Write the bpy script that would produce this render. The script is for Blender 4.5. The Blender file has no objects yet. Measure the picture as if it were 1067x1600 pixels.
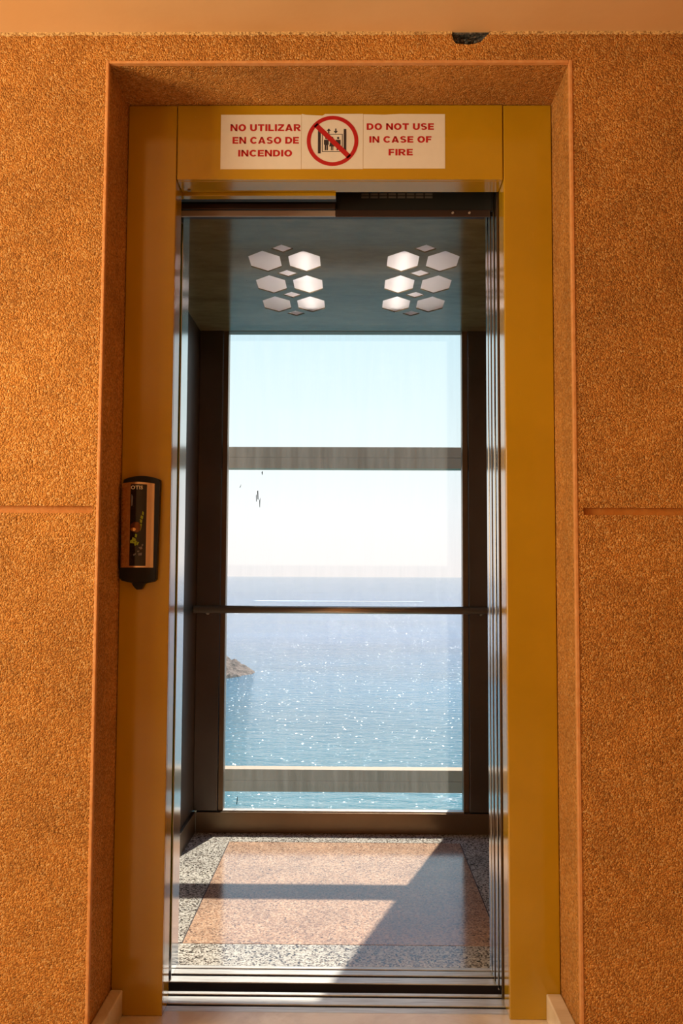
import bpy, bmesh, math, random
from mathutils import Vector, Matrix, noise
C = bpy.context.scene.collection
R = math.radians
random.seed(7)

# ------------------------------------------------------------------ camera
F_PX, PITCH, YAW, ROLL = 1470.74, R(3.905), R(0.6904), R(0.2615)
cam = bpy.data.cameras.new('camera'); camo = bpy.data.objects.new('camera', cam); C.objects.link(camo)
cam.sensor_fit = 'VERTICAL'; cam.sensor_height = 24; cam.lens = F_PX / 1600 * 24
cam.clip_start = .05; cam.clip_end = 60000
r0 = Vector((math.cos(YAW), math.sin(YAW), 0)); f0 = Vector((-math.sin(YAW), math.cos(YAW), 0)); u0 = Vector((0, 0, 1))
f1 = f0 * math.cos(PITCH) + u0 * math.sin(PITCH); u1 = -f0 * math.sin(PITCH) + u0 * math.cos(PITCH)
r2 = r0 * math.cos(ROLL) + u1 * math.sin(ROLL); u2 = -r0 * math.sin(ROLL) + u1 * math.cos(ROLL)
camo.matrix_world = Matrix(((r2.x, u2.x, -f1.x, 0), (r2.y, u2.y, -f1.y, 0), (r2.z, u2.z, -f1.z, 1.05), (0, 0, 0, 1)))
S = bpy.context.scene; S.camera = camo

# ------------------------------------------------------------------ exposure, world, sun, room light
S.view_settings.view_transform = 'Standard'; S.view_settings.look = 'None'
S.view_settings.exposure = 0.0; S.view_settings.gamma = 1; S.view_settings.use_curve_mapping = False
S.cycles.max_bounces = 10; S.cycles.transparent_max_bounces = 12
S.cycles.sample_clamp_indirect = 6
S.cycles.use_denoising = True

SUN_E, SUN_AZ = R(51.4), R(17.2)
w = bpy.data.worlds.new('sky'); S.world = w; w.use_nodes = True
nt = w.node_tree; nt.nodes.clear()
tc = nt.nodes.new('ShaderNodeTexCoord'); sp = nt.nodes.new('ShaderNodeSeparateXYZ')
cr = nt.nodes.new('ShaderNodeValToRGB'); bg = nt.nodes.new('ShaderNodeBackground'); wo = nt.nodes.new('ShaderNodeOutputWorld')
nt.links.new(tc.outputs['Generated'], sp.inputs[0]); nt.links.new(sp.outputs['Z'], cr.inputs[0])
nt.links.new(cr.outputs[0], bg.inputs[0]); nt.links.new(bg.outputs[0], wo.inputs[0])
e = cr.color_ramp.elements
e[0].position = 0.0; e[0].color = (1.02, .93, .93, 1)
e[1].position = 1.0; e[1].color = (.16, .34, .80, 1)
for p, c in ((.07, (.98, .97, 1.0)), (.13, (.88, .98, 1.02)), (.25, (.70, .90, 1.0)), (.36, (.42, .66, .98)), (.6, (.24, .46, .90))):
    n = e.new(p); n.color = (*c, 1)
bg.inputs[1].default_value = 1.12

sun = bpy.data.lights.new('sun', 'SUN'); sun.energy = 7.0; sun.angle = R(.53); sun.color = (1, .95, .88)
so = bpy.data.objects.new('sun', sun); C.objects.link(so)
sd = Vector((-math.sin(SUN_AZ) * math.cos(SUN_E), -math.cos(SUN_AZ) * math.cos(SUN_E), -math.sin(SUN_E)))
so.rotation_euler = sd.to_track_quat('-Z', 'Y').to_euler(); so.location = (6, 12, 20)

def area(name, loc, target, sx, sy, power, col):
    l = bpy.data.lights.new(name, 'AREA'); l.shape = 'RECTANGLE'; l.size = sx; l.size_y = sy; l.energy = power; l.color = col
    o = bpy.data.objects.new(name, l); C.objects.link(o); o.location = loc
    o.rotation_euler = (Vector(target) - Vector(loc)).to_track_quat('-Z', 'Y').to_euler()
    return o
area('landing_daylight', (-2.3, 1.0, 1.52), (0.1, 2.1, 1.55), .8, 1.25, 64, (1.0, .80, .48))
area('landing_back_fill', (-2.35, -1.4, 1.2), (0, -1.2, 1.0), 1.4, 1.7, 35, (1.0, .84, .56))  # added fill lamp for general bounce on the landing, no opening here

# ------------------------------------------------------------------ helpers
def box(bm, x0, x1, y0, y1, z0, z1, bev=0):
    vs = [bm.verts.new(p) for p in ((x0, y0, z0), (x1, y0, z0), (x1, y1, z0), (x0, y1, z0), (x0, y0, z1), (x1, y0, z1), (x1, y1, z1), (x0, y1, z1))]
    fs = [bm.faces.new([vs[i] for i in q]) for q in ((0, 3, 2, 1), (4, 5, 6, 7), (0, 1, 5, 4), (1, 2, 6, 5), (2, 3, 7, 6), (3, 0, 4, 7))]
    if bev:
        es = list({ed for f in fs for ed in f.edges})
        bmesh.ops.bevel(bm, geom=es, offset=bev, segments=2, affect='EDGES', profile=.5)

def prism(bm, pts, y0, y1):
    """outline in the XZ plane extruded from y0 (front) to y1"""
    a = [bm.verts.new((x, y0, z)) for x, z in pts]; b = [bm.verts.new((x, y1, z)) for x, z in pts]
    n = len(pts)
    bm.faces.new(a); bm.faces.new(b[::-1])
    for i in range(n):
        j = (i + 1) % n; bm.faces.new((a[j], a[i], b[i], b[j]))

def tube(bm, path, r, seg=16, cap=True):
    rings = []
    for i, p in enumerate(path):
        p = Vector(p); q = Vector(path[min(i + 1, len(path) - 1)]); o = Vector(path[max(i - 1, 0)])
        t = (q - o).normalized(); a = t.cross(Vector((0, 0, 1)))
        if a.length < .01: a = t.cross(Vector((0, 1, 0)))
        a.normalize(); b = t.cross(a)
        rings.append([bm.verts.new(p + (a * math.cos(2 * math.pi * k / seg) + b * math.sin(2 * math.pi * k / seg)) * r) for k in range(seg)])
    for i in range(len(rings) - 1):
        for k in range(seg):
            bm.faces.new((rings[i][k], rings[i][(k + 1) % seg], rings[i + 1][(k + 1) % seg], rings[i + 1][k]))
    if cap: bm.faces.new(rings[0][::-1]); bm.faces.new(rings[-1])

def obj(name, bm, m, parent=None, smooth=False):
    bmesh.ops.recalc_face_normals(bm, faces=bm.faces)
    me = bpy.data.meshes.new(name); bm.to_mesh(me); bm.free(); me.materials.append(m)
    if smooth:
        for p in me.polygons: p.use_smooth = True
    o = bpy.data.objects.new(name, me); C.objects.link(o)
    if parent is not None:
        o.parent = parent
        if parent.type == 'EMPTY': o.matrix_parent_inverse = Matrix.Translation(parent.location).inverted()
    return o

def boxes(name, m, lst, parent=None, bev=0):
    bm = bmesh.new()
    for b in lst: box(bm, *b, bev)
    return obj(name, bm, m, parent)

def thing(name, label, cat, loc, group=None):
    o = bpy.data.objects.new(name, None); C.objects.link(o); o.location = loc; o.empty_display_size = .05
    o['label'] = label; o['category'] = cat
    if group: o['group'] = group
    return o

def tag(o, label, cat, group=None, kind=None):
    o['label'] = label; o['category'] = cat
    if group: o['group'] = group
    if kind: o['kind'] = kind
    return o

def struct(o): o['kind'] = 'structure'; return o

# ------------------------------------------------------------------ materials
class N:
    def __init__(s, name):
        s.m = bpy.data.materials.new(name); s.m.use_nodes = True; s.t = s.m.node_tree; s.t.nodes.clear()
        s.out = s.n('ShaderNodeOutputMaterial'); s.co = s.n('ShaderNodeTexCoord').outputs['Object']
    def n(s, k, **kw):
        x = s.t.nodes.new(k)
        for a, v in kw.items(): setattr(x, a, v)
        return x
    def l(s, a, b): s.t.links.new(a, b)
    def mapping(s, scale, rot=(0, 0, 0)):
        x = s.n('ShaderNodeMapping'); s.l(s.co, x.inputs[0]); x.inputs['Scale'].default_value = scale; x.inputs['Rotation'].default_value = rot
        return x.outputs[0]
    def noise(s, scale, detail=4, rough=.5, vec=None, dist=0):
        x = s.n('ShaderNodeTexNoise'); s.l(vec or s.co, x.inputs['Vector'])
        x.inputs['Scale'].default_value = scale; x.inputs['Detail'].default_value = detail; x.inputs['Roughness'].default_value = rough; x.inputs['Distortion'].default_value = dist
        return x.outputs['Fac']
    def vor(s, scale, feature='F1', vec=None, out='Distance'):
        x = s.n('ShaderNodeTexVoronoi', feature=feature); s.l(vec or s.co, x.inputs['Vector']); x.inputs['Scale'].default_value = scale
        return x.outputs[out]
    def ramp(s, fac, stops):
        x = s.n('ShaderNodeValToRGB'); s.l(fac, x.inputs[0]); el = x.color_ramp.elements
        while len(el) < len(stops): el.new(.5)
        for q, (p, c) in zip(el, stops):
            q.position = p; q.color = (*c, 1) if not isinstance(c, (int, float)) else (c, c, c, 1)
        return x.outputs[0]
    def mix(s, fac, a, b, mode='MIX'):
        x = s.n('ShaderNodeMix', data_type='RGBA', blend_type=mode)
        for i, v in ((0, fac), (6, a), (7, b)):
            if isinstance(v, bpy.types.NodeSocket): s.l(v, x.inputs[i])
            elif i == 0: x.inputs[0].default_value = v
            else: x.inputs[i].default_value = (*v, 1)
        return x.outputs[2]
    def math(s, op, a, b=0.0):
        x = s.n('ShaderNodeMath', operation=op)
        for i, v in ((0, a), (1, b)):
            if isinstance(v, bpy.types.NodeSocket): s.l(v, x.inputs[i])
            else: x.inputs[i].default_value = v
        return x.outputs[0]
    def bump(s, h, strength, dist):
        x = s.n('ShaderNodeBump'); s.l(h, x.inputs['Height']); x.inputs['Strength'].default_value = strength; x.inputs['Distance'].default_value = dist
        return x.outputs[0]
    def bsdf(s, color, rough=.5, metal=0, normal=None, spec=.5, **kw):
        x = s.n('ShaderNodeBsdfPrincipled')
        for k, v in (('Base Color', color), ('Roughness', rough), ('Metallic', metal), ('Specular IOR Level', spec), *kw.items()):
            if isinstance(v, bpy.types.NodeSocket): s.l(v, x.inputs[k])
            elif isinstance(v, tuple) and len(v) == 3: x.inputs[k].default_value = (*v, 1)
            else: x.inputs[k].default_value = v
        if normal is not None: s.l(normal, x.inputs['Normal'])
        s.l(x.outputs[0], s.out.inputs[0]); return x
    def sep(s, ax):
        x = s.n('ShaderNodeSeparateXYZ'); s.l(s.co, x.inputs[0]); return x.outputs[ax]

def flat(name, col, rough=.5, metal=0, spec=.5, **kw):
    m = N(name); m.bsdf(col, rough, metal, None, spec, **kw); return m.m

def stucco(name, amount=1.0, base=(.67, .275, .052)):
    m = N(name)
    wob = m.noise(90, 2)
    f1 = m.vor(250); f2 = m.vor(430)
    peb = m.math('ADD', m.math('MULTIPLY', f1, 1.0), m.math('MULTIPLY', f2, .45))
    big = m.noise(1.6, 5, .6); mid = m.noise(9, 5, .65)
    cellv = m.vor(250, out='Color'); bw = m.n('ShaderNodeRGBToBW'); m.l(cellv, bw.inputs[0])
    b = base
    col = m.ramp(bw.outputs[0], [(0.18, tuple(c * .62 for c in b)), (.48, b), (.75, (b[0] * 1.12, b[1] * 1.35, b[2] * 1.9)), (.95, (b[0] * 1.25, b[1] * 1.9, b[2] * 4.5))])
    col = m.mix(.55, b, col) if amount < 1 else col
    # worn, weathered patches
    st = m.ramp(mid, [(.35, .78), (.6, 1.0)]); col = m.mix(.8, col, m.mix(1.0, col, st, 'MULTIPLY'))
    sb = m.ramp(big, [(.35, (.80, .78, .74)), (.62, (1.06, 1.06, 1.06))]); col = m.mix(1.0, col, sb, 'MULTIPLY')
    h = m.math('MULTIPLY', peb, -1.0)
    h = m.math('ADD', h, m.math('MULTIPLY', wob, .5))
    m.bsdf(col, .72, 0, m.bump(h, .95 * amount, .0045), .35)
    return m.m
STUCCO = stucco('orange_pebbledash')
SMOOTHP = (lambda m: (m.bsdf(m.mix(m.ramp(m.noise(40, 5), [(.35, 0), (.7, 1)]), (.58, .20, .028), (.64, .26, .055)), .55, 0, m.bump(m.noise(160, 3), .5, .002), .4), m.m)[1])(N('smooth_orange_plaster'))
CRATER = (lambda m: (m.bsdf(m.ramp(m.noise(90, 6, .7), [(.35, (.02, .02, .02)), (.5, (.10, .10, .10)), (.62, (.30, .25, .20))]), .9, 0, m.bump(m.noise(160, 4), 1, .006)), m.m)[1])(N('broken_concrete'))
CEIL = (lambda m: (m.bsdf(m.mix(m.ramp(m.noise(3, 5), [(.35, 0), (.65, 1)]), (.76, .49, .25), (.82, .55, .30)), .6, 0, m.bump(m.noise(25, 4), .25, .003), .3), m.m)[1])(N('cream_ceiling_paint'))
CRUMB = (lambda m: (m.bsdf(m.ramp(m.noise(150, 4, .7), [(.38, (.30, .15, .04)), (.52, (.75, .48, .20))]), .8, 0, m.bump(m.noise(220, 4), 1, .004)), m.m)[1])(N('ragged_paint_edge'))
def marble():
    m = N('cream_marble')
    v = m.noise(3.0, 8, .65, dist=1.2)
    col = m.ramp(v, [(.35, (.60, .49, .39)), (.5, (.76, .65, .54)), (.6, (.84, .75, .65))])
    m.bsdf(col, .22, 0, m.bump(m.noise(8, 3), .05, .003), .5)
    return m.m
MARBLE = marble()
def ochre():
    m = N('ochre_paint')
    v = m.noise(2.2, 4, .6)
    col = m.ramp(v, [(.35, (.42, .232, .004)), (.62, (.48, .27, .006))])
    sc = m.ramp(m.noise(55, 3, .7, m.mapping((6, 6, .35))), [(.70, 0), (.74, 1)])
    col = m.mix(m.math('MULTIPLY', sc, .25), col, (.68, .48, .12))
    m.bsdf(col, .12, 0, m.bump(m.noise(30, 3), .02, .003), .8, **{'Coat Weight': 0.0})
    return m.m
OCHRE = ochre()
def steel(name, col, rough, stretch=(1, 1, 40), amt=.08):
    m = N(name)
    nz = m.noise(30, 4, .6, m.mapping(stretch))
    big = m.noise(3, 5, .6)
    c = m.mix(m.ramp(big, [(.35, 0), (.7, 1)]), tuple(x * .82 for x in col), col)
    rr = m.math('ADD', m.math('MULTIPLY', nz, amt), rough - amt / 2)
    m.bsdf(c, rr, 1.0, m.bump(nz, .03, .001))
    return m.m
STEEL_DARK = steel('dark_brushed_steel', (.17, .14, .12), .34, (60, 60, 1))
STEEL_EDGE = steel('polished_door_steel', (.62, .60, .58), .14, (60, 60, 1), .04)
STEEL_BROWN = steel('brown_steel', (.24, .165, .10), .38, (60, 60, 1))
STEEL_RAIL = flat('rail_steel', (.62, .50, .38), .28, .6)
def sillm():
    m = N('worn_aluminium'); nz = m.noise(24, 5, .65, m.mapping((.4, 6, 1)))
    col = m.ramp(nz, [(.35, (.52, .46, .40)), (.6, (.74, .70, .64))])
    m.bsdf(col, .36, .35, m.bump(nz, .1, .001)); return m.m
ALU = sillm()
ALU_FRAME = flat('shaft_aluminium', (.44, .31, .19), .6, .1)
BLACK = flat('black_void_metal', (.012, .011, .010), .5)
BLACKP = flat('black_plastic', (.008, .008, .009), .4, 0, .25)
BRONZE = flat('dark_bronze', (.16, .07, .035), .3, .8)
BROWN_RAIL = flat('brown_track_metal', (.085, .05, .04), .4, .6)
SLOT = flat('grey_vent_slot', (.16, .14, .13), .5, .4)
CONC = flat('shaft_concrete', (.16, .14, .12), .9)
GREY_HDR = flat('grey_header_paint', (.42, .33, .29), .4, .2)
def carceil():
    m = N('green_grey_car_ceiling')
    a = m.noise(5, 6, .65, m.mapping((1, 2.2, 1))); b = m.noise(140, 2, .5); d = m.vor(24)
    col = m.ramp(a, [(.32, (.165, .122, .052)), (.5, (.225, .172, .080)), (.68, (.280, .215, .108))])
    col = m.mix(m.ramp(b, [(.74, 0), (.78, .6)]), col, (.40, .38, .30))
    col = m.mix(m.ramp(d, [(.02, .8), (.045, 0)]), col, (.03, .025, .02))
    m.bsdf(col, .13, 0, m.bump(m.noise(3, 3), .03, .01), .3)
    return m.m
CARCEIL = carceil()
def granite(name, stops, rough=.13):
    m = N(name)
    a = m.vor(200, out='Color'); bw = m.n('ShaderNodeRGBToBW'); m.l(a, bw.inputs[0])
    b = m.noise(100, 5, .7); s_ = m.math('ADD', m.math('MULTIPLY', bw.outputs[0], .55), m.math('MULTIPLY', b, .5))
    col = m.ramp(s_, stops)
    big = m.ramp(m.noise(6, 5, .65), [(.35, (.82, .80, .78)), (.65, (1.08, 1.05, 1.0))])
    col = m.mix(1.0, col, big, 'MULTIPLY')
    m.bsdf(col, m.math('ADD', m.math('MULTIPLY', m.noise(9, 4), .08), rough - .04), 0, m.bump(b, .04, .001), .55)
    return m.m
PINK = granite('pink_granite', [(.28, (.13, .09, .08)), (.38, (.42, .26, .19)), (.54, (.66, .39, .25)), (.70, (.80, .56, .40))])
GREY = granite('grey_granite', [(.32, (.035, .032, .030)), (.41, (.22, .18, .15)), (.50, (.52, .46, .39)), (.66, (.82, .76, .67))])
JOINT = flat('dark_joint', (.05, .03, .025), .8)
WHITE = (lambda m: (m.bsdf(m.mix(m.noise(60, 3), (.74, .70, .66), (.80, .76, .72)), .42), m.m)[1])(N('white_sticker_vinyl'))
RED = flat('red_print', (.46, .010, .014), .45)
INK = flat('dark_print', (.030, .026, .034), .45)
GOLDINK = flat('fold_line', (.30, .20, .14), .6)
COVER = steel('brushed_cover', (.80, .66, .54), .17, (60, 60, 1))
GLOSSBLACK = flat('gloss_black_glass', (.006, .006, .010), .05)
LIME = flat('yellow_green_tone', (.30, .42, .02), .4)
GREYMARK = flat('dull_grey_tone', (.22, .21, .25), .4)
LOGO = flat('pale_lettering', (.85, .78, .70), .3)
GOLD = flat('gold_highlight', (.75, .45, .20), .22, 1)  # gold tone for the highlight set on the call button
def glass():
    m = N('dirty_window_glass')
    tr = m.n('ShaderNodeBsdfTransparent'); tr.inputs[0].default_value = (.95, .97, .96, 1)
    gl = m.n('ShaderNodeBsdfGlossy'); gl.inputs['Roughness'].default_value = .02
    tl = m.n('ShaderNodeBsdfTranslucent'); tl.inputs[0].default_value = (.92, .84, .72, 1)
    lw = m.n('ShaderNodeLayerWeight'); lw.inputs[0].default_value = .5
    fr = m.math('ADD', m.math('MULTIPLY', m.math('POWER', lw.outputs['Facing'], 5.0), .7), .012)
    m1 = m.n('ShaderNodeMixShader'); m.l(fr, m1.inputs[0]); m.l(tr.outputs[0], m1.inputs[1]); m.l(gl.outputs[0], m1.inputs[2])
    streak = m.noise(14, 5, .6, m.mapping((3.0, 1, .22)))
    spots = m.vor(46, vec=m.mapping((1, 1, .6)))
    base = m.ramp(streak, [(.35, .03), (.7, .055)])
    sp_ = m.ramp(spots, [(.02, .08), (.04, 0)])
    f = m.math('ADD', base, sp_)
    m2 = m.n('ShaderNodeMixShader'); m.l(f, m2.inputs[0]); m.l(m1.outputs[0], m2.inputs[1]); m.l(tl.outputs[0], m2.inputs[2])
    m.l(m2.outputs[0], m.out.inputs[0]); return m.m
GLASS = glass()
def sea():
    m = N('sea_water')
    y = m.sep('Y')
    v1 = m.mapping((.55, 1.0, 1)); v2 = m.mapping((.8, 1, 1), (0, 0, R(14)))
    a = m.noise(.55, 4, .6, v1); b = m.noise(1.7, 3, .6, v2); c = m.noise(.12, 3, .5, v1)
    h = m.math('ADD', m.math('ADD', m.math('MULTIPLY', a, 1.7), m.math('MULTIPLY', b, .45)), m.math('MULTIPLY', c, 1.2))
    h = m.math('ADD', h, m.math('MULTIPLY', m.noise(5.5, 2, .6, v2), .24))
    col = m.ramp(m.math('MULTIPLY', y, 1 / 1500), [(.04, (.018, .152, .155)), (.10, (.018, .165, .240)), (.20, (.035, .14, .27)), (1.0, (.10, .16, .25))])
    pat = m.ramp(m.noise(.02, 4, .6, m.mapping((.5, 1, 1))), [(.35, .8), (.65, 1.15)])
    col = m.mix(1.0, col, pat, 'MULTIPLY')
    body = m.bsdf(col, .045, 0, m.bump(h, 1.0, .38), .30, IOR=1.33)
    # wavelet facets that catch the sun
    gv = m.n('ShaderNodeTexVoronoi'); m.l(m.mapping((.7, 1, 1)), gv.inputs['Vector']); gv.inputs['Scale'].default_value = 8.5
    sb = m.n('ShaderNodeVectorMath', operation='SUBTRACT'); m.l(gv.outputs['Color'], sb.inputs[0]); sb.inputs[1].default_value = (.5, .5, .5)
    ml = m.n('ShaderNodeVectorMath', operation='MULTIPLY'); m.l(sb.outputs[0], ml.inputs[0]); ml.inputs[1].default_value = (1.0, 1.0, 0)
    ad = m.n('ShaderNodeVectorMath', operation='ADD'); m.l(ml.outputs[0], ad.inputs[0]); ad.inputs[1].default_value = (0, 0, 1)
    nm = m.n('ShaderNodeVectorMath', operation='NORMALIZE'); m.l(ad.outputs[0], nm.inputs[0])
    fac = m.bsdf(col, .11, 0, nm.outputs[0], .5, IOR=1.33)
    mx = m.n('ShaderNodeMixShader'); mx.inputs[0].default_value = .13
    m.l(body.outputs[0], mx.inputs[1]); m.l(fac.outputs[0], mx.inputs[2]); m.l(mx.outputs[0], m.out.inputs[0])
    return m.m
SEA = sea()
ROCK = (lambda m: (m.bsdf(m.ramp(m.noise(.9, 8, .75), [(.36, (.05, .035, .028)), (.50, (.24, .155, .11)), (.66, (.40, .28, .21))]), .9, 0, m.bump(m.noise(1.6, 6, .7), 1, .5)), m.m)[1])(N('coastal_rock'))
FOAM = flat('white_foam', (.80, .85, .88), .7)
LAMPM = N('lamp_tube_light'); em = LAMPM.n('ShaderNodeEmission'); em.inputs[0].default_value = (1, .96, .92, 1); em.inputs[1].default_value = 24
LAMPM.l(em.outputs[0], LAMPM.out.inputs[0]); LAMPM = LAMPM.m
RECESS = flat('white_recess', (.72, .68, .66), .6)
def frosted():
    m = N('frosted_lens')
    tl = m.n('ShaderNodeBsdfTranslucent'); tl.inputs[0].default_value = (.92, .88, .86, 1)
    df = m.n('ShaderNodeBsdfPrincipled'); df.inputs['Base Color'].default_value = (.50, .44, .42, 1); df.inputs['Roughness'].default_value = .28
    mx = m.n('ShaderNodeMixShader'); mx.inputs[0].default_value = .42
    m.l(tl.outputs[0], mx.inputs[1]); m.l(df.outputs[0], mx.inputs[2]); m.l(mx.outputs[0], m.out.inputs[0]); return m.m
FROST = frosted()
TRACK = flat('groove_shade_black', (.012, .006, .008), .6)  # near-black colour puts in the shade of sill grooves and car gap

# ------------------------------------------------------------------ measures (metres)
YW, ZC = 2.122, 2.3203                 # landing wall face, ceiling
NL, NR, NT = -.5755, .500, 2.2468      # recess around the lift door
YF = 2.318                             # front of the ochre frame
OL, OR_, ZH = -.451, .3775, 2.0508     # clear opening
YR = 2.3975                            # back of frame reveal
GZ0, GZ1 = 1.190, 1.2065
WX0, WX1, YBK = -2.4, 2.4, 2.40

# ------------------------------------------------------------------ landing shell
cx0, cx1, cz = .2255, .316, 2.3203
crater = [(cx0, 2.3203 - .001), (.231, 2.300), (.2363, 2.2925), (.250, 2.2915), (.266, 2.290), (.281, 2.2925), (.294, 2.2965), (.303, 2.306), (cx1, 2.3203 - .001)]
bm = bmesh.new()
# side fields: thin front slabs stop at the joint, with the joint's bed set back
for x0, x1 in ((WX0, NL), (NR, WX1)):
    gx0, gx1 = (x0, -.590) if x0 == WX0 else (.5195, x1)
    box(bm, x0, x1, YW, YBK, 0, GZ0)
    box(bm, x0, x1, YW, YBK, GZ1, ZC)
    box(bm, x0, x1, YW + .015, YBK, GZ0, GZ1)
    if x0 == WX0: box(bm, gx1, x1, YW, YW + .015, GZ0, GZ1)
    else: box(bm, x0, gx0, YW, YW + .015, GZ0, GZ1)
# band above the recess, its front outline notched for the chipped hole
box(bm, NL, cx0 - .02, YW, YBK, NT, ZC)
box(bm, cx1 + .02, NR, YW, YBK, NT, ZC)
box(bm, cx0 - .02, cx1 + .02, YW + .03, YBK, NT, ZC)
for (xa, za), (xb, zb) in zip(crater, crater[1:]): prism(bm, [(xa, NT), (xb, NT), (xb, zb), (xa, za)], YW, YW + .03)
box(bm, cx0 - .02, cx0, YW, YW + .03, NT, ZC); box(bm, cx1, cx1 + .02, YW, YW + .03, NT, ZC)
struct(obj('wall_back', bm, STUCCO))
# chipped hole lining
bm = bmesh.new()
front = [bm.verts.new((x, YW + .004, z)) for x, z in crater]
mcx = sum(p[0] for p in crater) / len(crater)
mid_ = [bm.verts.new((mcx + (x - mcx) * .82, YW + .016 + random.uniform(-.003, .003), 2.318 + (z - 2.318) * .8)) for x, z in crater]
bk = [bm.verts.new((mcx + (x - mcx) * .4, YW + .026, 2.318 + (z - 2.318) * .5)) for x, z in crater]
for a, b in ((front, mid_), (mid_, bk)):
    for i in range(len(a) - 1): bm.faces.new((a[i], a[i + 1], b[i + 1], b[i]))
bm.faces.new(bk)
box(bm, cx0 - .004, cx1 + .004, YW + .001, YW + .03, 2.3170, 2.3200)
for k in range(9):
    p = Vector((random.uniform(cx0 + .012, cx1 - .02), YW + random.uniform(.012, .02), random.uniform(2.300, 2.315)))
    bmesh.ops.create_icosphere(bm, subdivisions=1, radius=random.uniform(.004, .008), matrix=Matrix.Translation(p) @ Matrix.Scale(.6, 4, (0, 0, 1)))
struct(obj('trim_1', bm, CRATER))
# smooth plaster edge bead round the recess
BEADM = (lambda m: (m.bsdf(m.mix(m.ramp(m.noise(60, 5), [(.35, 0), (.7, 1)]), (.64, .28, .09), (.72, .36, .15)), .5, 0, m.bump(m.noise(160, 3), .5, .002), .4), m.m)[1])(N('worn_edge_plaster'))
def bead(name, x0, x1, z0, z1, ax):
    bm = bmesh.new(); box(bm, x0, x1, YW - .002, YW + .012, z0, z1, .0018); return struct(obj(name, bm, BEADM))
bead('trim_2', NL - .006, NL + .0012, 0, NT + .006, 0)
bead('trim_3', NR - .0012, NR + .007, 0, NT + .006, 0)
bead('trim_4', NL + .0012, NR - .0012, NT - .0012, NT + .0055, 0)
# joint beds
boxes('joint', SMOOTHP, [(WX0, -.590, YW + .012, YW + .016, GZ0 - .0002, GZ1 + .0002)])
bpy.data.objects['joint'].name = 'trim_5'; struct(bpy.data.objects['trim_5'])
struct(boxes('trim_6', SMOOTHP, [(.5195, WX1, YW + .012, YW + .016, GZ0 - .0002, GZ1 + .0002)]))
# ragged ceiling paint lapping on to the wall
def ragged(name, x0, x1):
    bm = bmesh.new(); n = int((x1 - x0) / .004); pt = []; 
    for i in range(n + 1):
        x = x0 + (x1 - x0) * i / n
        pt.append((x, 2.3203 - .004 - .006 * abs(noise.noise(Vector((x * 40, 3, 0)))) - .003 * random.random()))
    for (xa, za), (xb, zb) in zip(pt, pt[1:]):
        v = [bm.verts.new(p) for p in ((xa, YW - .0035, 2.3203), (xb, YW - .0035, 2.3203), (xb, YW - .0012, zb), (xa, YW - .0012, za))]
        bm.faces.new(v)
        w_ = [bm.verts.new(p) for p in ((xa, YW - .0012, za), (xb, YW - .0012, zb), (xb, YW, zb), (xa, YW, za))]; bm.faces.new(w_)
    bmesh.ops.remove_doubles(bm, verts=bm.verts, dist=1e-5)
    return struct(obj(name, bm, CRUMB))
ragged('trim_7', WX0, cx0 + .002); ragged('trim_8', cx1 - .002, WX1)

struct(boxes('ceiling', CEIL, [(WX0, WX1, -3.0, YBK, ZC, ZC + .12)]))
struct(boxes('floor', MARBLE, [(WX0, WX1, -3.0, 2.3445, -.12, 0)]))
struct(boxes('wall_front', CEIL, [(WX0 - .15, WX1 + .15, -3.15, -3.0, 0, ZC)]))
struct(boxes('wall_left', CEIL, [(WX0 - .15, WX0, -3.0, YBK, 0, ZC)]))
struct(boxes('wall_right', CEIL, [(WX1, WX1 + .15, -3.0, YBK, 0, ZC)]))
# marble skirting in the recess sides
def skirt(name, sx, x0, x1):
    bm = bmesh.new(); box(bm, x0, x1, YW + .008, YF - .001, 0, .062, .003); return struct(obj(name, bm, MARBLE))
skirt('baseboard_left', -1, NL + .0005, NL + .030)
skirt('baseboard_right', 1, NR - .036, NR - .0005)

# ------------------------------------------------------------------ ochre door frame
fr = thing('door_frame', 'ochre yellow painted metal frame around the lift opening', 'door frame', ((OL + OR_) / 2, YF, 0))
FB = 2.3165
def lpiece(name, lst, bev=.0025): return boxes(name, OCHRE, lst, fr, bev)
lpiece('jamb', [(-.5745, OL, YF, YF + .012, 0, NT - .0015), (OL - .010, OL, YF + .012, YR, 0, ZH + .010)])
lpiece('jamb', [(OR_, .499, YF, YF + .012, 0, NT - .0015), (OR_, OR_ + .010, YF + .012, YR, 0, ZH + .010)])
lpiece('lintel', [(OL + .0015, OR_ - .0015, YF - .0015, YF + .010, ZH, NT - .0015), (OL + .0005, OR_ - .0005, YF + .010, YR, ZH, ZH + .009)])
boxes('screw', STEEL_BROWN, [(OL + .018, OL + .026, YR - .02, YR - .012, ZH - .003, ZH)], fr, .001)

# inner landing header hanging below the lintel on the left
hd = thing('header_cover', 'pale yellow strip under the lintel over the left half of the opening', 'door header', (-.25, 2.405, 2.04))
boxes('face_strip', OCHRE, [(OL - .02, -.0475, 2.401, 2.425, 2.0435, 2.10)], hd, .001)
boxes('track', BLACK, [(OL - .02, -.0475, 2.427, 2.448, 2.046, 2.10)], hd)

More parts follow.
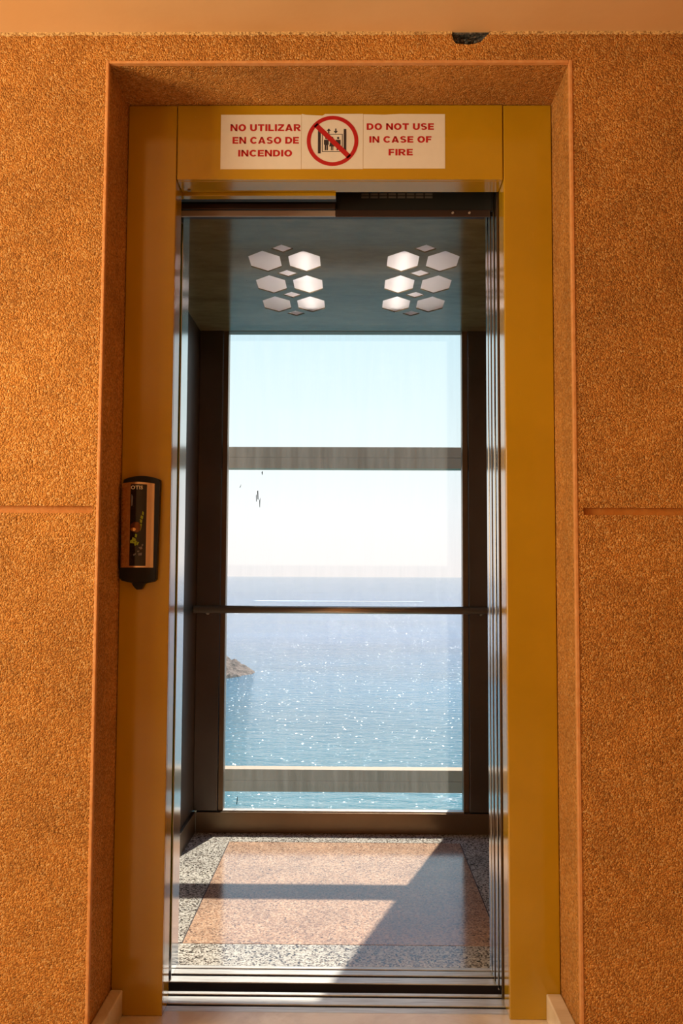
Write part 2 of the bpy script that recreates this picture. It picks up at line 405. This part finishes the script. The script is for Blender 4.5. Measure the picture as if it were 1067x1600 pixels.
# ------------------------------------------------------------------ stickers on the lintel
def P2(px, py): return (-.3364 + (px - 347) * .001629, 2.2212 - (py - 179) * .001668)
YS = YF - .0015
def sticker(name, label, px0, px1, y0, y1, notch=None):
    t = thing(name, label, 'sign', (P2((px0 + px1) / 2, y1)[0], YS, P2(0, y1)[1]), 'safety stickers on the lintel')
    (x0, z1), (x1, z0) = P2(px0, y0), P2(px1, y1)
    pts = [(x0, z0), (x1, z0), (x1, z1)]
    if notch:
        for a, b in notch: pts.append(P2(a, b))
    pts.append((x0, z1))
    bm = bmesh.new(); prism(bm, pts, YS - .0006, YS - .00005); obj('backing', bm, WHITE, t)
    return t
def text_mesh(s, m, x0, x1, z0, z1, y, parent, name='lettering', bold=.06, th=.0003):
    cu = bpy.data.curves.new(name, 'FONT'); cu.body = s; cu.size = 1; cu.offset = bold; cu.space_character = 1.08; cu.resolution_u = 3
    o = bpy.data.objects.new(name, cu); C.objects.link(o)
    bpy.context.view_layer.update()
    me = bpy.data.meshes.new_from_object(o.evaluated_get(bpy.context.evaluated_depsgraph_get()))
    bpy.data.objects.remove(o); bpy.data.curves.remove(cu)
    xs = [v.co.x for v in me.vertices]; ys = [v.co.y for v in me.vertices]
    a, b, c, d = min(xs), max(xs), min(ys), max(ys)
    for v in me.vertices:
        v.co = Vector((x0 + (v.co.x - a) / (b - a) * (x1 - x0), y, z0 + (v.co.y - c) / (d - c) * (z1 - z0)))
    bm = bmesh.new(); bm.from_mesh(me); bpy.data.meshes.remove(me)
    r = bmesh.ops.extrude_face_region(bm, geom=bm.faces[:])
    bmesh.ops.translate(bm, vec=(0, -th, 0), verts=[v for v in r['geom'] if isinstance(v, bmesh.types.BMVert)])
    return obj(name, bm, m, parent)
# heavy grotesque capitals: each letter is (width, list of polygons) in a unit-high box
def _arc(cx, cy, rx, ry, t1, t2, a0, a1, n=14):
    """band of an ellipse ring, outer radii rx/ry, thickness t1 across x and t2 across y"""
    o = []; 
    for k in range(n):
        p, q = R(a0 + (a1 - a0) * k / n), R(a0 + (a1 - a0) * (k + 1) / n)
        o.append([(cx + rx * math.cos(p), cy + ry * math.sin(p)), (cx + rx * math.cos(q), cy + ry * math.sin(q)), (cx + (rx - t1) * math.cos(q), cy + (ry - t2) * math.sin(q)), (cx + (rx - t1) * math.cos(p), cy + (ry - t2) * math.sin(p))])
    return o
def _b(x0, x1, y0, y1): return [(x0, y0), (x1, y0), (x1, y1), (x0, y1)]
VS, HS = .27, .215
GL = {
 'I': (.27, [_b(0, VS, 0, 1)]),
 'L': (.72, [_b(0, VS, 0, 1), _b(VS, .72, 0, HS)]),
 'T': (.84, [_b(0, .84, 1 - HS, 1), _b(.285, .555, 0, 1 - HS)]),
 'E': (.76, [_b(0, VS, 0, 1), _b(VS, .76, 0, HS), _b(VS, .76, 1 - HS, 1), _b(VS, .71, .40, .60)]),
 'F': (.72, [_b(0, VS, 0, 1), _b(VS, .72, 1 - HS, 1), _b(VS, .66, .38, .58)]),
 'N': (.90, [_b(0, .25, 0, 1), _b(.65, .90, 0, 1), [(0, 1), (.25, 1), (.90, 0), (.65, 0)]]),
 'Z': (.82, [_b(0, .82, 0, HS), _b(.03, .80, 1 - HS, 1), [(0, HS), (.32, HS), (.80, 1 - HS), (.48, 1 - HS)]]),
 'A': (.98, [[(0, 0), (.28, 0), (.59, 1), (.36, 1)], [(.98, 0), (.70, 0), (.39, 1), (.62, 1)], _b(.24, .74, .17, .35)]),
 'O': (.98, _arc(.49, .5, .49, .52, .275, .225, 0, 360, 28)),
 'C': (.92, _arc(.49, .5, .49, .52, .275, .225, 38, 322, 24)),
 'D': (.90, [_b(0, VS, 0, 1), _b(VS, .45, 0, HS), _b(VS, .45, 1 - HS, 1)] + _arc(.43, .5, .47, .5, .275, HS, -90, 90, 16)),
 'U': (.88, [_b(0, VS, .38, 1), _b(.88 - VS, .88, .38, 1)] + _arc(.44, .38, .44, .40, VS, .22, 180, 360, 16)),
 'R': (.92, [_b(0, VS, 0, 1), _b(VS, .55, 1 - HS, 1), _b(VS, .55, .38, .57), [(.34, .40), (.62, .42), (.95, 0), (.63, 0)]] + _arc(.53, .69, .34, .31, .25, .19, -90, 90, 12)),
 'S': (.84, _arc(.43, .715, .40, .305, .26, .20, 25, 262, 16) + _arc(.41, .285, .42, .305, .27, .20, 90, -155, 16) + [[(.30, .60), (.50, .415), (.56, .58), (.38, .62)]]),
}
def line(s, px0, px1, py0, py1, parent):
    (x0, z1), (x1, z0) = P2(px0, py0), P2(px1, py1); gap, sp_ = .115, .40
    tot = sum(sp_ if c == ' ' else GL[c][0] + gap for c in s) - gap
    k = (x1 - x0) / tot; h = z1 - z0; x = x0; y = YS - .0006
    for c in s:
        if c == ' ': x += sp_ * k; continue
        bm = bmesh.new()
        for pg in GL[c][1]: prism(bm, [(x + a * k, z0 + b * h) for a, b in pg], y - .0003, y)
        bmesh.ops.remove_doubles(bm, verts=bm.verts, dist=1e-6)
        obj('letter', bm, RED, parent)
        x += (GL[c][0] + gap) * k
t = sticker('warning_sticker', 'white sticker with red Spanish words, left third of the lintel strip', 345.6, 471, 180, 265.2)
line('NO UTILIZAR', 360.5, 470.3, 195, 205.8, t); line('EN CASO DE', 364, 467.4, 215, 225.5, t); line('INCENDIO', 373, 457, 235.3, 245.5, t)
t = sticker('warning_sticker', 'white sticker with red English words, right third of the lintel strip', 567.6, 694.6, 179.4, 264.4, [(625, 179.0), (600, 180.2)])
line('DO NOT USE', 572.7, 677.4, 193.8, 204, t); line('IN CASE OF', 577, 673.6, 214, 224, t); line('FIRE', 607, 644.5, 233.8, 244, t)
t = sticker('warning_sticker', 'white sticker with crossed out lift pictogram in a red ring', 471.5, 567.1, 178.8, 265, [(508, 179), (504, 181.4), (478, 180.2)])
def Q(a, b): return P2(320 + a / 2.667, 180 + b / 2.667)
# pictogram
def poly(bm, pts, y, th=.0003): prism(bm, [Q(a, b) for a, b in pts], y - th, y)
bm = bmesh.new(); y = YS - .0006
for a, b, c_, d in ((472, 60, 484, 162), (579, 60, 590, 161), (489, 81, 575, 83.5), (489, 152.5, 575, 155.5), (489, 81, 492, 155), (572, 81, 575, 155)):
    poly(bm, [(a, b), (c_, b), (c_, d), (a, d)], y)
poly(bm, [(517, 58), (526, 68), (519.5, 68), (519.5, 79), (514.5, 79), (514.5, 68), (508, 68)], y)
poly(bm, [(546, 79), (537, 69), (543.5, 69), (543.5, 58), (548.5, 58), (548.5, 69), (555, 69)], y)
def disc(bm, cx, cy, r, y, n=14): poly(bm, [(cx + r * math.cos(2 * math.pi * k / n), cy + r * math.sin(2 * math.pi * k / n)) for k in range(n)], y)
for cx_, w_ in ((507, 1), (556, 1)):
    disc(bm, cx_, 98, 5, y)
    poly(bm, [(cx_ - 10, 105), (cx_ + 10, 105), (cx_ + 10, 126), (cx_ + 6.5, 126), (cx_ + 6.5, 149), (cx_ + 1, 149), (cx_ + 1, 128), (cx_ - 1, 128), (cx_ - 1, 149), (cx_ - 6.5, 149), (cx_ - 6.5, 126), (cx_ - 10, 126)], y)
disc(bm, 531, 98, 5, y)
poly(bm, [(525, 105), (537, 105), (543, 133), (536, 133), (536, 149), (532, 149), (532, 133), (530, 133), (530, 149), (526, 149), (526, 133), (519, 133)], y)
obj('pictogram', bm, INK, t)
bm = bmesh.new(); y2 = y - .00032; n = 64
ctr = Q(532.5, 110); ro, ri = 106 / 2.667 * .001645, 90 / 2.667 * .001645
vo = []
for k in range(n):
    a = 2 * math.pi * k / n
    vo.append([bm.verts.new((ctr[0] + r_ * math.cos(a), yy, ctr[1] + r_ * math.sin(a))) for r_, yy in ((ro, y2 - .0003), (ri, y2 - .0003), (ri, y2), (ro, y2))])
for k in range(n):
    a, b = vo[k], vo[(k + 1) % n]
    for i in range(4): bm.faces.new((a[i], b[i], b[(i + 1) % 4], a[(i + 1) % 4]))
d1 = Vector((1, -.98)).normalized(); nn = Vector((-d1.y, d1.x)) * .0062
c2 = Vector(ctr); L = (ro + ri) / 2
prism(bm, [tuple(c2 - d1 * L - nn), tuple(c2 + d1 * L - nn), tuple(c2 + d1 * L + nn), tuple(c2 - d1 * L + nn)], y2 - .0003, y2)
obj('prohibition_ring', bm, RED, t)

# ------------------------------------------------------------------ call station on the left jamb
def K(px, py): return (-.5658 + (px - 195) * .001588, 1.2858 - (py - 750) * .001583)
cs = thing('call_station', 'black and brushed steel call button plate on the left jamb', 'call button', (K(221, 915)[0], YF, K(221, 921)[1]))
def rounded(pts): return [K(a, b) for a, b in pts]
bm = bmesh.new()
top = [(196 + 56.5 * i / 12, 750.5 - 5.8 * math.sin(math.pi * i / 12) ** .8) for i in range(13)]
outl = top + [(252.8, 757), (251, 850), (249.5, 905), (246, 908.5), (233, 911), (214, 911), (196, 907.5), (192, 903), (192.5, 850), (195, 757)]
prism(bm, rounded(outl)[::-1], YF - .020, YF - .0002)
bmesh.ops.bevel(bm, geom=[ed for ed in bm.edges if all(v.co.y < YF - .019 for v in ed.verts)], offset=.003, segments=3, affect='EDGES')
obj('base', bm, BLACKP, cs)
bm = bmesh.new()
prism(bm, rounded([(211, 911), (232, 911), (229, 916), (226.5, 920.5), (219, 921), (215, 917)])[::-1], YF - .017, YF - .002)
obj('lock', bm, BLACKP, cs)
# curved cover: a vertical cylinder segment, brushed steel with a black strip set in
def cover(bm, pxa, pxb, za, zb, lift, n=16):
    xa, xb = K(194, 0)[0], K(244.5, 0)[0]; xm = (xa + xb) / 2; hw = (xb - xa) / 2
    def prof(x): return YF - .020 - .011 * (1 - ((x - xm) / hw) ** 2) ** .5 - lift
    x0, x1 = K(pxa, 0)[0], K(pxb, 0)[0]; rows = []
    for i in range(n + 1):
        x = x0 + (x1 - x0) * i / n; x = min(max(x, xa + 1e-5), xb - 1e-5)
        arch = .0035 * math.sin(math.pi * (x - xa) / (xb - xa)) if lift == 0 else .0022 * math.sin(math.pi * (x - xa) / (xb - xa))
        yb = prof(x)
        rows.append([bm.verts.new(p) for p in ((x, yb, za), (x, yb, zb + arch), (x, YF - .019, zb + arch), (x, YF - .019, za))])
    for a, b in zip(rows, rows[1:]):
        for i in range(4): bm.faces.new((a[i], b[i], b[(i + 1) % 4], a[(i + 1) % 4]))
    bm.faces.new(rows[0]); bm.faces.new(rows[-1][::-1])
    return prof
bm = bmesh.new(); prof = cover(bm, 194, 244.5, K(0, 887)[1], K(0, 757)[1], 0); obj('cover', bm, COVER, cs)
bm = bmesh.new(); cover(bm, 209, 234, K(0, 884.5)[1], K(0, 759.5)[1], .0008); strip = obj('display_strip', bm, GLOSSBLACK, cs)
def mark(name, m, polys, th=.0005):
    bm = bmesh.new()
    for pts in polys:
        k = [K(a, b) for a, b in pts]; yy = min(prof(p[0]) for p in k) - .0010
        prism(bm, k, yy - th, yy + .0004)
    return obj(name, bm, m, strip)
b8 = lambda pts: [(180 + a / 8, 730 + b / 8) for a, b in pts]
for pl_ in [b8(p) for p in (
    [(385, 560), (402, 580), (398, 615), (378, 600)], [(368, 615), (396, 625), (388, 665), (360, 645)], [(352, 660), (386, 675), (378, 712), (358, 700)], [(362, 715), (380, 722), (372, 775), (362, 810)],
    [(300, 840), (325, 850), (318, 890), (296, 880)], [(268, 880), (312, 905), (305, 940), (262, 920)], [(240, 925), (272, 910), (286, 960), (240, 955)], [(285, 945), (325, 925), (312, 985), (296, 990)], [(332, 940), (350, 945), (330, 985), (318, 975)])]: mark('lime_mark', LIME, [pl_])  # small flat yellow-green patches on the black strip
for pl_ in [b8(p) for p in (
    [(380, 975), (400, 965), (400, 990), (385, 995)], [(342, 1010), (385, 1000), (392, 1025), (370, 1035)], [(330, 1050), (355, 1045), (350, 1070), (332, 1065)], [(278, 1095), (310, 1080), (312, 1100), (285, 1112)], [(340, 1080), (385, 1075), (385, 1105), (345, 1110)],
    [(246, 350), (262, 380), (258, 490), (246, 500)])]: mark('grey_mark', GREYMARK, [pl_])  # small flat grey patches on the black strip
lx0, lx1 = K(209.5, 0)[0], K(228, 0)[0]
o = text_mesh('OTIS', LOGO, lx0, lx1, K(0, 766.5)[1], K(0, 760.5)[1], min(prof(lx0), prof(lx1), prof((lx0 + lx1) / 2)) - .0009, strip, bold=.03)
kx, kz = K(218, 825)
bm = bmesh.new()
bmesh.ops.create_uvsphere(bm, u_segments=24, v_segments=12, radius=.0135, matrix=Matrix.Translation((kx, prof(kx) - .0002, kz)) @ Matrix.Scale(.28, 4, (0, 1, 0)))
btn = obj('button', bm, BRONZE, cs, True)
bm = bmesh.new()
bmesh.ops.create_uvsphere(bm, u_segments=20, v_segments=10, radius=.0072, matrix=Matrix.Translation((kx - .0055, prof(kx) - .003, kz - .0055)) @ Matrix.Scale(.35, 4, (0, 1, 0)) @ Matrix.Scale(.65, 4, (0, 0, 1)))
obj('button_highlight', bm, GOLD, btn, True)  # highlight at the button's lower left, modelled as a gold bead

# ------------------------------------------------------------------ sills
def sill(parent, y0, y1, grooves, x0, x1, lip):
    bm = bmesh.new(); ys = [y0] + [v for g in grooves for v in g] + [y1]
    for a, b in zip(ys[0::2], ys[1::2]): box(bm, x0, x1, a, b, -.003, 0, .0008)
    r = obj('sill_plate', bm, ALU, parent)
    bm = bmesh.new(); box(bm, x0, x1, y0, y1, -.036, -.030)
    for a, b in zip(ys[0::2], ys[1::2]): box(bm, x0, x1, a + .0006, b - .0006, -.030, -.003)
    obj('guide_track', bm, TRACK, r)
    return r
ls = thing('landing_sill', 'grooved aluminium door sill at the marble landing edge', 'door sill', (0, 2.4, -.02))
sill(ls, 2.3455, 2.4558, [(2.3745, 2.3880), (2.4280, 2.4420)], -.62, .95, 0)

# ------------------------------------------------------------------ sliding doors parked on the right
def doorleaf(parent, x0, x1, y0, y1, z1):
    bm = bmesh.new(); box(bm, x0, x1, y0, y1, .006, z1, .0012); return obj('door_panel', bm, STEEL_EDGE if False else STEEL_DOOR, parent)
STEEL_DOOR = steel('satin_door_steel', (.50, .46, .43), .13, (60, 60, 1), .04)
ld = thing('landing_door', 'two steel landing door leaves slid open beside the right jamb', 'lift door', (.58, 2.46, .006))
doorleaf(ld, .3744, .80, 2.420, 2.452, 2.12); doorleaf(ld, .3722, .78, 2.464, 2.499, 2.12)
cd = thing('car_door', 'two steel car door leaves slid open behind the landing door', 'lift door', (.58, 2.555, .006))
doorleaf(cd, .3716, .78, 2.519, 2.552, 2.12); doorleaf(cd, .3706, .76, 2.563, 2.598, 2.12)
for p, yy in ((ld, 2.4195), (cd, 2.5185)):
    boxes('edge_strip', STEEL_BROWN, [(.3746 if p is ld else .3718, .384, yy - .003, yy, .006, 2.11)], p, .0008)

# ------------------------------------------------------------------ lift car
CXL, CXR, CB = -.652, .582, 3.94
CCZ = 2.090
car = thing('lift_car', 'dark steel lift car with a glass back wall seen through the open door', 'lift car', (0, 3.2, 0))
boxes('car_sill', ALU, [], car) if False else None
g = sill(car, 2.512, 2.616, [(2.5475, 2.5625), (2.5915, 2.5995)], -.60, .85, 0)
# floor: grey border tiles around a pink slab with dark joints
J = .0018
sx0, sx1, sy0, sy1 = -.485, .428, 2.7665, 3.80
boxes('platform', TRACK, [(CXL - .03, CXR + .03, 2.514, 4.02, -.22, -.037)], car)
boxes('floor_bed', CONC, [(CXL, CXR, 2.617, 3.99, -.036, -.0205)], car)
boxes('floor_joint', JOINT, [(CXL, CXR, 2.6165, 3.99, -.020, -.0015)], car)
boxes('floor_slab', PINK, [(sx0 + J, sx1 - J, sy0 + J, sy1 - J, -.012, 0)], car)
boxes('floor_border', GREY, [(CXL, CXR, 2.6165, sy0 - J, -.012, 0)], car)
boxes('floor_border', GREY, [(CXL, CXR, sy1 + J, 3.985, -.012, 0)], car)
boxes('floor_border', GREY, [(CXL, sx0 - J, sy0 + J, 3.155, -.012, 0), (CXL, sx0 - J, 3.157, sy1 - J, -.012, 0)], car)
boxes('floor_border', GREY, [(sx1 + J, CXR, sy0 + J, sy1 - J, -.012, 0)], car)
# side walls
boxes('side_panel', STEEL_DARK, [(CXL - .025, CXL, 2.62, CB + .03, 0, CCZ + .25)], car)
boxes('side_panel', STEEL_DARK, [(CXR, CXR + .025, 2.62, CB + .03, 0, CCZ + .25)], car)
boxes('skirting', STEEL_BROWN, [(CXL, CXL + .012, 2.62, CB - .012, 0, .085)], car, .002)
boxes('skirting', STEEL_BROWN, [(CXR - .012, CXR, 2.62, CB - .012, 0, .085)], car, .002)
# front returns
boxes('front_return', STEEL_EDGE, [(-.520, -.468, 2.520, 2.618, .002, 2.10)], car, .0015)
boxes('front_panel', STEEL_DARK, [(CXL, -.520, 2.600, 2.620, 0, CCZ + .25)], car)
boxes('front_panel', STEEL_DARK, [(.40, CXR, 2.606, 2.620, 0, CCZ + .25)], car)
# back wall posts, glass frame, kick plate
boxes('back_column', STEEL_DARK, [(CXL, -.5540, CB, CB + .06, .085, CCZ)], car, .0015)
boxes('back_column', STEEL_DARK, [(.4855, CXR, CB, CB + .06, .085, CCZ)], car, .0015)
boxes('glass_frame', STEEL_BROWN, [(-.5520, -.531, CB + .008, CB + .06, .083, CCZ)], car, .0015)
boxes('glass_frame', STEEL_BROWN, [(.4605, .4835, CB + .008, CB + .06, .083, CCZ)], car, .0015)
boxes('kick_plate', STEEL_BROWN, [(CXL + .012, CXR - .012, CB - .012, CB + .06, 0, .0825)], car, .0015)
boxes('sill_ledge', ALU, [(-.531, .4605, CB - .004, CB + .03, .0825, .0885)], car, .001)
boxes('head_rail', STEEL_BROWN, [(-.552, .4835, CB, CB + .06, CCZ - .001, CCZ + .04)], car)
gp = boxes('window_pane', GLASS, [(-.5305, .460, CB + .034, CB + .0345, .0885, CCZ)], car)
# scuffs on the glass
for pts in ([(400, 768), (401.5, 767), (402, 782), (400.6, 781)], [(403.5, 783), (405, 778), (404.6, 794), (403.8, 793)], [(398, 775), (399, 773), (399.4, 784), (398.4, 785)], [(406.5, 738), (408.5, 736), (408, 742), (407, 742)], [(372, 762), (374.5, 757), (373.5, 761), (372.5, 763)], [(372.6, 1255), (373.8, 1243), (374.8, 1244), (373.8, 1256)]):
    k = [(-.5312 + (a - 353) * .002674, 1.05 - (b - 902) * .002678) for a, b in pts]
    k = [(x, z) for x, z in k]
    bm = bmesh.new(); prism(bm, k, CB + .0325, CB + .0338); obj('scuff_mark', bm, BLACKP, gp)

# car ceiling with hexagonal cut-outs
cuts = []
for cxm in (-.228, .228):
    for k in range(3):
        yc = 3.0560 + .2465 * k
        for sx in (-1, 1):
            hx = cxm + sx * .0655
            cuts.append([(hx, yc - .1050), (hx + .0515, yc - .052), (hx + .0515, yc + .052), (hx, yc + .1050), (hx - .0515, yc + .052), (hx - .0515, yc - .052)])
    for k in range(4):
        yc = 2.932 + .2465 * k
        cuts.append([(cxm, yc - .037), (cxm + .036, yc), (cxm, yc + .037), (cxm - .036, yc)])
bm = bmesh.new()
def loop(pts, z):
    v = [bm.verts.new((x, y, z)) for x, y in pts]; return [bm.edges.new((v[i], v[(i + 1) % len(v)])) for i in range(len(v))]
es = loop([(CXL, 2.60), (CXR, 2.60), (CXR, 3.998), (CXL, 3.998)], CCZ)
for c_ in cuts: es += loop(c_, CCZ)
bmesh.ops.triangle_fill(bm, use_beauty=True, use_dissolve=False, edges=es)
# remove faces that fell inside the cut-outs
def inside(p, poly):
    r = False; n = len(poly)
    for i in range(n):
        (x1, y1), (x2, y2) = poly[i], poly[(i + 1) % n]
        if (y1 > p[1]) != (y2 > p[1]) and p[0] < (x2 - x1) * (p[1] - y1) / (y2 - y1) + x1: r = not r
    return r
dead = [f for f in bm.faces if any(inside(f.calc_center_median()[:2], c_) for c_ in cuts)]
bmesh.ops.delete(bm, geom=dead, context='FACES')
r = bmesh.ops.extrude_face_region(bm, geom=bm.faces[:])
bmesh.ops.translate(bm, vec=(0, 0, .004), verts=[v for v in r['geom'] if isinstance(v, bmesh.types.BMVert)])
obj('ceiling_panel', bm, CARCEIL, car)
boxes('car_roof', CONC, [(CXL - .03, CXR + .03, 2.62, 3.998, 2.35, 2.40)], car)

# lamps above the cut-outs
for side, cxm, lab in ((-1, -.228, 'left of two ceiling lamps with hexagonal openings in the lift car'), (1, .228, 'right of two ceiling lamps with hexagonal openings in the lift car')):
    lt = thing('ceiling_light', lab, 'ceiling light', (cxm, 3.30, CCZ + .004), 'hexagon ceiling lamps')
    x0, x1, y0, y1, z0, z1 = cxm - .14, cxm + .14, 2.86, 3.74, CCZ + .0045, CCZ + .10
    boxes('housing', RECESS, [(x0, x0 + .004, y0, y1, z0, z1), (x1 - .004, x1, y0, y1, z0, z1), (x0, x1, y0, y0 + .004, z0, z1), (x0, x1, y1 - .004, y1, z0, z1), (x0, x1, y0, y1, z1, z1 + .004)], lt)
    boxes('diffuser', FROST, [(x0 + .004, x1 - .004, y0 + .004, y1 - .004, z0 + .001, z0 + .002)], lt)
    bm = bmesh.new(); xt = cxm - side * .062
    tube(bm, [(xt, 2.98, z0 + .035), (xt, 3.62, z0 + .035)], .008); obj('lamp_tube', bm, LAMPM, lt, True)
    for ya in (2.955, 3.621): boxes('lamp_holder', RECESS, [(xt - .012, xt + .012, ya, ya + .024, z0 + .012, z0 + .055)], lt)

# transom above the car door
TB = 2.0235
trn = boxes('transom', BLACK, [(CXL, CXR, 2.500, 2.506, TB + .018, 2.30)], car)
boxes('transom_rail', GREY_HDR, [(OL - .03, -.050, 2.492, 2.500, TB + .001, TB + .017)], car, .001)
boxes('track_rail', BROWN_RAIL, [(-.050, .3695, 2.494, 2.500, TB, TB + .019), (OL - .03, -.050, 2.490, 2.4995, TB + .020, TB + .036)], car, .0015)
boxes('threshold_strip', BROWN_RAIL, [(CXL, .3695, 2.6, 2.6195, TB + .042, TB + .066)], car)
bm = bmesh.new()
for r_ in range(2):
    for k in range(8):
        x = .020 + k * .0247; box(bm, x, x + .0205, 2.4985, 2.5005, 2.0775 + r_ * .008, 2.0825 + r_ * .008)
obj('vent_slot', bm, SLOT, trn)
for x in (.268, .313):
    bm = bmesh.new(); bmesh.ops.create_cone(bm, cap_ends=True, segments=12, radius1=.0035, radius2=.003, depth=.003, matrix=Matrix.Translation((x, 2.4925, TB + .0105)) @ Matrix.Rotation(R(90), 4, 'X')); obj('screw', bm, GREY_HDR, trn)

# handrail
hr = thing('handrail', 'round steel handrail running across the glass back of the lift car', 'handrail', (0, 3.87, .912))
bm = bmesh.new(); tube(bm, [(CXL + .001, 3.87, .9125), (CXR - .001, 3.87, .9125)], .0155, 24); rail = obj('rail', bm, STEEL_RAIL, hr, True)
for x in (-.603, .535):
    bm = bmesh.new(); tube(bm, [(x, 3.885, .905), (x, 3.93, .895), (x, 3.9397, .893)], .007, 12); obj('bracket', bm, STEEL_RAIL, rail, True)

# ------------------------------------------------------------------ shaft
sf = thing('shaft_frame', 'pale metal crossbars and posts of the lift shaft beyond the glass', 'shaft frame', (0, 4.44, -3))
for zc in (1.6065, .1105):
    boxes('crossbar', ALU_FRAME, [(-.72, .72, 4.402, 4.480, zc - .0505, zc - .001), (-.72, .72, 4.402, 4.480, zc + .001, zc + .0505), (-.72, .72, 4.406, 4.476, zc - .001, zc + .001)], sf, .0008)
boxes('post', ALU_FRAME, [(.556, .70, 4.395, 4.48, -3, 3.2)], sf, .001)
boxes('post', ALU_FRAME, [(-.77, -.632, 4.395, 4.48, -3, 3.2)], sf, .001)
struct(boxes('wall_light_stop', CONC, [(-.92, -.80, 2.41, 2.66, -1.2, 2.6)]))  # added unseen slabs, stop sky light leaking in round the car
struct(boxes('wall_light_stop', CONC, [(.96, 1.08, 2.41, 2.66, -1.2, 2.6), (-.80, .96, 2.41, 2.60, 2.42, 2.6), (-.80, .96, 2.30, 2.4555, -1.2, -.1205), (-.80, .96, 2.3450, 2.4550, -.1205, -.0365)]))

# ------------------------------------------------------------------ outside
bm = bmesh.new(); v = [bm.verts.new(p) for p in ((-30000, -200, -20), (30000, -200, -20), (30000, 30000, -20), (-30000, 30000, -20))]; bm.faces.new(v)
so_ = obj('sea', bm, SEA); tag(so_, 'blue green sea with small waves reaching to the horizon', 'sea', kind='stuff')
# headland
bm = bmesh.new(); nx, ny = 150, 60; grid = []
for i in range(nx + 1):
    row = []
    for j in range(ny + 1):
        x = -75 + 55 * i / nx; yy = 188 + 40 * j / ny
        tip = max(0, min(1, (-20.4 - x) / 8.5)) ** .8
        prof_ = max(0, 1 - ((yy - 207) / (3 + 13 * tip)) ** 2)
        hgt = 3.0 * tip * prof_ ** .6 * (1 + .02 * (-26 - x))
        nz = noise.fractal(Vector((x * .35, yy * .35, 1.7)), 1.0, 2.0, 5)
        z = -20.7 + hgt * (1 + .35 * nz) + .7 * (prof_ > 0) * tip * (1 + nz)
        row.append(bm.verts.new((x, yy, z)))
    grid.append(row)
for i in range(nx):
    for j in range(ny): bm.faces.new((grid[i][j], grid[i + 1][j], grid[i + 1][j + 1], grid[i][j + 1]))
o = obj('headland', bm, ROCK); tag(o, 'low brown rocky headland jutting into the sea at the left', 'rock')
# boat wake near the horizon
bm = bmesh.new(); D = 20 * 1470 / 37.; pts = []
for i in range(61):
    x = -83 + 143 * i / 60; wd = 6 + 6 * abs(noise.noise(Vector((x * .2, 0, 0)))) if 0 < i < 60 else .1
    pts.append((x, D + .0 * x, wd))
for a, b in zip(pts, pts[1:]):
    q = [bm.verts.new(p) for p in ((a[0], a[1] - a[2], -19.9), (b[0], b[1] - b[2], -19.9), (b[0], b[1] + b[2], -19.9), (a[0], a[1] + a[2], -19.9))]; bm.faces.new(q)
bmesh.ops.remove_doubles(bm, verts=bm.verts, dist=1e-4)
tag(obj('boat_wake', bm, FOAM), 'thin white boat wake on the far water above the handrail', 'wake', kind='stuff')
